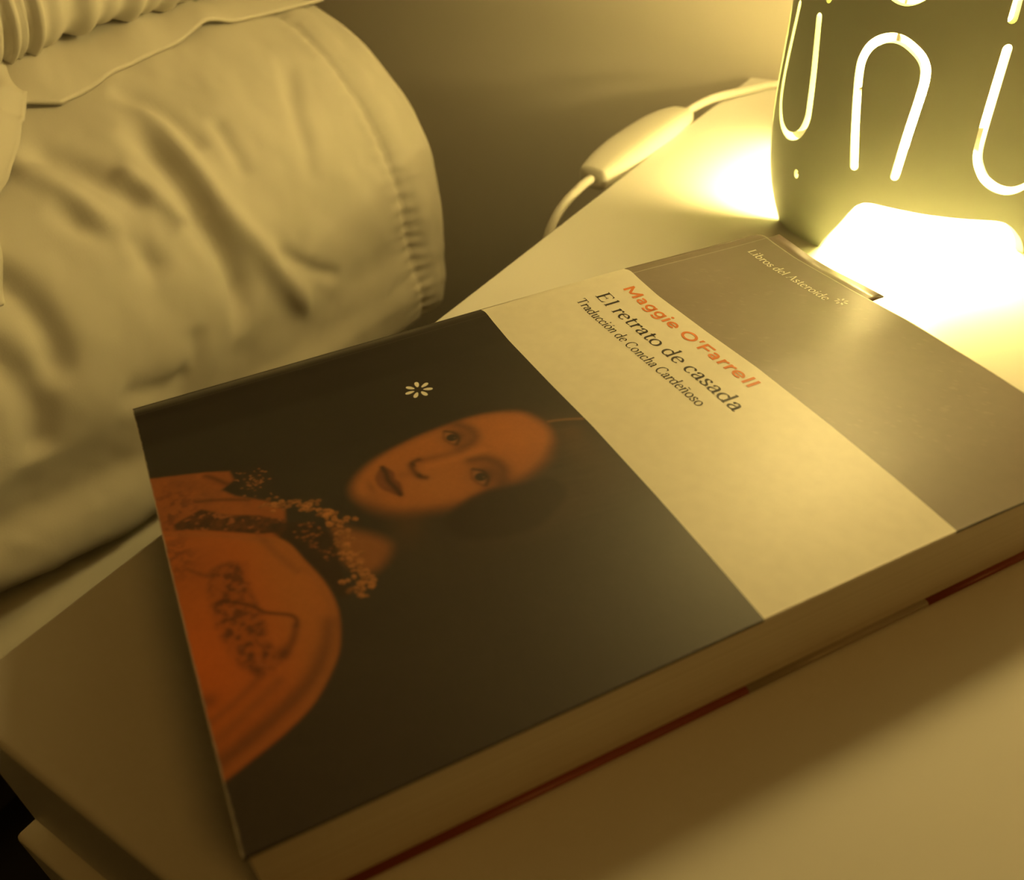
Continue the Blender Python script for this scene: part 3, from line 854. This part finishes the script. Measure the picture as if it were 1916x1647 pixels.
# bookmark tucked between the pages, its end standing out past the head of the book
u = np.linspace(.0040, .0545, 24); v = np.linspace(.120, .2212, 30)
Ub, Vb = np.meshgrid(u, v, indexing='ij')
zb = cover_h(Ub, np.minimum(Vb, BH)) - .0011 + .0 * Vb
zb = zb + .0003 * np.sin(Ub * 160) * sstep(.214, .2212, Vb)
bmk = mesh_obj('bookmark', book_xyz(Ub, Vb, 0).reshape(-1, 3) + np.stack([0 * zb, 0 * zb, zb], -1).reshape(-1, 3), grid_faces(24, 30), M_mark)
md = bmk.modifiers.new('card', 'SOLIDIFY'); md.thickness = 0.00035; md.offset = 0
bmk['label'] = 'dark card bookmark sticking out past the head of the book'; bmk['category'] = 'bookmark'

# ------------------------------------------------------------------ lamp
LC = (0.1235, 0.2110)
LZ = np.array([0, .0007, .0106, .020, .0295, .0407, .0515, .062, .072, .0816, .1, .12, .135, .147, .154, .157])
LR = np.array([.0541, .0544, .0562, .0575, .0584, .0588, .0587, .0583, .0579, .0574, .0562, .0540, .0505, .0440, .0370, .0300])
_lz = np.linspace(-.01, .167, 600); _lr = np.interp(_lz, LZ, LR)
_k = np.exp(-(np.arange(-20, 21) / 9.0) ** 2); _k /= _k.sum()
_lr = np.convolve(np.pad(_lr, 20, mode='edge'), _k, 'valid')
R0 = .058
ARCH = catmull([(-112.6, -3), (-110.4, 1.6), (-107.5, 6.5), (-103.3, 13.0), (-98.9, 20.6), (-96.2, 23.8), (-92.6, 25.2), (-83.8, 24.8), (-75.1, 24.0), (-63.8, 22.9), (-51.5, 21.4),
                (-45.0, 20.0), (-39.5, 17.2), (-33.4, 12.4), (-27.6, 7.2), (-23.0, 2.6), (-20.4, -0.5), (-19.4, -3)], 5)
lamp = empty('table_lamp', (LC[0], LC[1], 0), 'lit lamp with slotted sage ceramic body on three feet, behind the book', 'lamp')


def to_xz(P):
    return np.array([(math.radians(a) * R0, z / 1000) for a, z in P])
def outline(C, w):
    """closed outline of a stroke with round ends"""
    L, R = [], []
    n = len(C)
    for i in range(n):
        d = C[min(i + 1, n - 1)] - C[max(i - 1, 0)]; d = d / np.hypot(*d); nrm = np.array([-d[1], d[0]]) * w / 2
        L.append(C[i] + nrm); R.append(C[i] - nrm)
    d = C[-1] - C[-2]; a0 = math.atan2(d[1], d[0])
    capE = [C[-1] + w / 2 * np.array([math.cos(a0 + a), math.sin(a0 + a)]) for a in np.linspace(math.pi / 2, -math.pi / 2, 7)[1:-1]]
    d = C[0] - C[1]; a1 = math.atan2(d[1], d[0])
    capS = [C[0] + w / 2 * np.array([math.cos(a1 + a), math.sin(a1 + a)]) for a in np.linspace(math.pi / 2, -math.pi / 2, 7)[1:-1]]
    return np.array(L + capE + R[::-1] + capS)
N1 = [(-100.7, 37.8), (-104.0, 56.0), (-106.2, 70.5), (-105.3, 76.9), (-102.2, 80.7), (-97.6, 82.4), (-93.0, 81.7), (-87.9, 78.5), (-85.2, 75.2), (-84.2, 71.6), (-84.2, 65.8), (-85.3, 51.4), (-86.1, 37.0)]
U1 = [(-129.2, 83.3), (-126.3, 67.8), (-124.6, 53.7), (-124.6, 48.3), (-126.8, 43.2), (-130.8, 40.2), (-135.9, 39.2), (-141.6, 41.0), (-146.2, 46.0), (-148.2, 53), (-148.4, 62), (-147.4, 70.9), (-146.4, 83.6)]
U2 = [(-61.7, 81.0), (-62.0, 69.4), (-62.2, 55.0), (-61.7, 46.7), (-59.5, 41.4), (-56.1, 37.1), (-51.0, 33.8), (-45.4, 32.4), (-40.0, 33.8), (-36.0, 37.6), (-34.0, 42.5), (-33.6, 50), (-34.5, 65), (-35.5, 80)]
sh = lambda P, da, dz=0: [(a + da, z + dz) for a, z in P]
mir = lambda P, ca, z0: [(2 * ca - a, z0 - z) for a, z in P]
slots = [N1, U1, U2, sh(N1, 92), sh(U2, 92), sh(N1, 182), sh(U2, 180), [(a - 74, z) for a, z in N1]]
UU = [(-107, 127), (-106, 108), (-104, 99.5), (-100.5, 95.2), (-96, 93.8), (-91.5, 95.2), (-88, 99.5), (-86, 108), (-85, 127)]
NN = [(-62.5, 90), (-62.5, 112), (-61, 121), (-57, 127), (-51, 130), (-45, 127), (-41, 121), (-39.5, 112), (-40, 90)]
for da in (0, 92, 182, -78):
    slots.append(sh(UU, da))
for da in (0, 92, 180, -86):
    slots.append(sh(NN, da))
polys = []
def norm_ang(P):
    m = sum(a for a, z in P) / len(P)
    k = -360 * round((m + 90) / 360)
    return [(a + k, z) for a, z in P]
for s_ in slots:
    c_ = catmull(to_xz(norm_ang(s_)), 5)
    polys.append(outline(c_, .0031))
hx, hz = math.radians(-126.4) * R0, .0265
polys.append(np.array([(hx + .0014 * math.cos(a), hz + .0018 * math.sin(a)) for a in np.linspace(0, 2 * math.pi, 15)[:-1]]))
ZT = .157
A0, A1 = math.radians(-270) * R0, math.radians(90) * R0
# bottom edge of the body: feet on the table, arches between them
bot = []
for sh_a in (-240, -120, 0, 120, 240):
    for a, z in ARCH:
        bot.append((a + sh_a, z))
bot = np.array(sorted(bot, key=lambda p: p[0]))
bz = np.clip(bot[:, 1] / 1000, 0.0, None)
def z_bottom(x):
    return np.interp(np.degrees(x / R0), bot[:, 0], bz)
def poly_inside(P, q):
    x, y = q; ins = False; n = len(P); j = n - 1
    for i in range(n):
        if (P[i][1] > y) != (P[j][1] > y) and x < (P[j][0] - P[i][0]) * (y - P[i][1]) / (P[j][1] - P[i][1]) + P[i][0]:
            ins = not ins
        j = i
    return ins
vin, ein = [], []
def add_loop(P):
    b = len(vin)
    for p in P: vin.append(Vector((float(p[0]), float(p[1]))))
    for i in range(len(P)): ein.append((b + i, b + (i + 1) % len(P)))
xs_b = np.unique(np.concatenate([np.linspace(A0, A1, 181), [math.radians(a) * R0 for a, z in bot if math.radians(-270) * R0 < math.radians(a) * R0 < A1]]))
zs_side = np.linspace(0, ZT, 60)
bl = [(x, float(z_bottom(x))) for x in xs_b]
border = bl + [(A1, z) for z in np.linspace(bl[-1][1], ZT, 60)[1:]] + [(x, ZT) for x in np.linspace(A1, A0, 181)[1:]] + [(A0, z) for z in np.linspace(ZT, bl[0][1], 60)[1:-1]]
add_loop(border)
for P in polys:
    add_loop(P)
allc = np.array([(v.x, v.y) for v in vin])
for i, x in enumerate(np.linspace(A0, A1, 145)[1:-1]):
    for z in np.linspace(.003, ZT - .002, 62):
        zz = z + (.0012 if i % 2 else 0)
        if zz > ZT - .001 or zz < z_bottom(x) + .0008: continue
        if np.min((allc[:, 0] - x) ** 2 + (allc[:, 1] - zz) ** 2) < .0009 ** 2: continue
        vin.append(Vector((float(x), float(zz))))
vo, eo, fo, *_ = delaunay_2d_cdt(vin, ein, [], 0, 1e-7)
boxes = [(P[:, 0].min(), P[:, 0].max(), P[:, 1].min(), P[:, 1].max()) for P in polys]
keep = []
for f in fo:
    cxm = sum(vo[i].x for i in f) / 3; czm = sum(vo[i].y for i in f) / 3
    if czm < z_bottom(cxm) - 1e-6: continue
    bad = False
    for P, b in zip(polys, boxes):
        if b[0] <= cxm <= b[1] and b[2] <= czm <= b[3] and poly_inside(P, (cxm, czm)):
            bad = True; break
    if not bad: keep.append(f)
bm = bmesh.new(); bv = []
for v in vo:
    a = v.x / R0; r = float(np.interp(v.y, _lz, _lr))
    bv.append(bm.verts.new((LC[0] + r * math.cos(a), LC[1] + r * math.sin(a), v.y)))
for f in keep:
    try: bm.faces.new([bv[i] for i in f])
    except ValueError: pass
bmesh.ops.delete(bm, geom=[v for v in bm.verts if not v.link_faces], context='VERTS')
bmesh.ops.remove_doubles(bm, verts=bm.verts[:], dist=2e-6)
bm.normal_update()
s_out = sum((f.calc_center_median() - Vector((LC[0], LC[1], f.calc_center_median().z))).dot(f.normal) for f in bm.faces)
if s_out < 0:
    bmesh.ops.reverse_faces(bm, faces=bm.faces[:])
me = bpy.data.meshes.new('lamp_body'); bm.to_mesh(me); bm.free()
me.materials.append(M_lamp)
me.polygons.foreach_set('use_smooth', [True] * len(me.polygons))
lb = bpy.data.objects.new('lamp_body', me); COL.objects.link(lb); lb.parent = lamp; lb.matrix_parent_inverse = lamp.matrix_world.inverted()
md = lb.modifiers.new('wall', 'SOLIDIFY'); md.thickness = 0.0036; md.offset = -1
md = lb.modifiers.new('edge', 'EDGE_SPLIT'); md.split_angle = math.radians(40)
# collar closing the top, socket, bulbs
lathe('collar', [(.030, .1545), (.033, .156), (.033, .160), (.024, .164), (.022, .167)], LC, M_brass, lamp)
lathe('socket', [(.012, .066), (.016, .070), (.016, .110), (.013, .114), (.013, .156)], LC, M_plastic, lamp, 28)
def sphere_prof(r, zc, n=18, a0=-89, a1=89):
    return [(r * math.cos(math.radians(a)), zc + r * math.sin(math.radians(a))) for a in np.linspace(a0, a1, n)]
lathe('light_bulb', sphere_prof(.019, .046, 14, -89, 80), LC, M_bulb, lamp, 28)
lathe('glass_globe', sphere_prof(.037, .196, 22, -55, 89), LC, M_globe, lamp, 40)
# small screw behind the hole in the body
ha = math.radians(-126.4); hr = float(np.interp(.0265, _lz, _lr)) - .002
o = lathe('screw', [(.0003, -.0012), (.0006, -.001), (.0007, .0006), (.0005, .0012)], (0, 0), M_brass, lamp, 12)
o.matrix_parent_inverse = Matrix.Identity(4)
o.location = (hr * math.cos(ha), hr * math.sin(ha), .0265); o.rotation_euler = (0, math.radians(75), ha)
# cord with in-line switch: over the table, past its left edge and down
cord = tube('power_cord', [(.150, .268, .0023), (.120, .300, .0023), (.085, .335, .0023), (.050, .347, .0023), (.0219, .3405, .0023), (.0135, .329, .0024), (.0065, .3155, .0030), (.0008, .297, .0045), (-.0045, .284, .0030), (-.0085, .276, .0000)], .0022, M_plastic, lamp)
tube('power_cord', [(-.0133, .185, -.002), (-.0136, .172, -.0025), (-.0150, .155, -.008), (-.0165, .145, -.022), (-.018, .140, -.06), (-.019, .150, -.15), (-.017, .19, -.30), (-.015, .26, -.44), (-.012, .33, -.54)], .0022, M_plastic, lamp)
def capsule_body(name, p0, p1, w, h, material, parent, zshift=0.0, n=28, m=40):
    p0 = Vector(p0); p1 = Vector(p1); t = (p1 - p0).normalized(); s = t.cross(Vector((0, 0, 1))).normalized(); up_ = s.cross(t)
    vs, fs = [], []
    L = (p1 - p0).length
    for i in range(m):
        q = -1 + 2 * i / (m - 1); q = math.sin(q * math.pi / 2)
        k = .60 + .40 * (1 - abs(q) ** 2.6) - (.25 * max(abs(q) - .97, 0) / .03)
        for j in range(n):
            a = 2 * math.pi * j / n
            c, s_ = math.cos(a), math.sin(a)
            cx = math.copysign(abs(c) ** .6, c); sx = math.copysign(abs(s_) ** .6, s_)
            vs.append(p0 + t * (L * (q + 1) / 2) + s * (w / 2 * k * cx) + up_ * (h / 2 * k * sx + zshift))
    for i in range(m - 1):
        for j in range(n):
            fs.append((i * n + j, i * n + (j + 1) % n, (i + 1) * n + (j + 1) % n, (i + 1) * n + j))
    fs.append(tuple(range(n))); fs.append(tuple(range((m - 1) * n, m * n)))
    return mesh_obj(name, vs, fs, material, parent)
sw = capsule_body('inline_switch', (-.0088, .277, -.0005), (-.0135, .183, -.0022), .024, .017, M_plastic, cord)
sw['label'] = 'white in-line cord switch'
capsule_body('switch_seam', (-.0090, .2755, -.0025), (-.0136, .1845, -.0042), .0248, .0012, M_seam, cord)
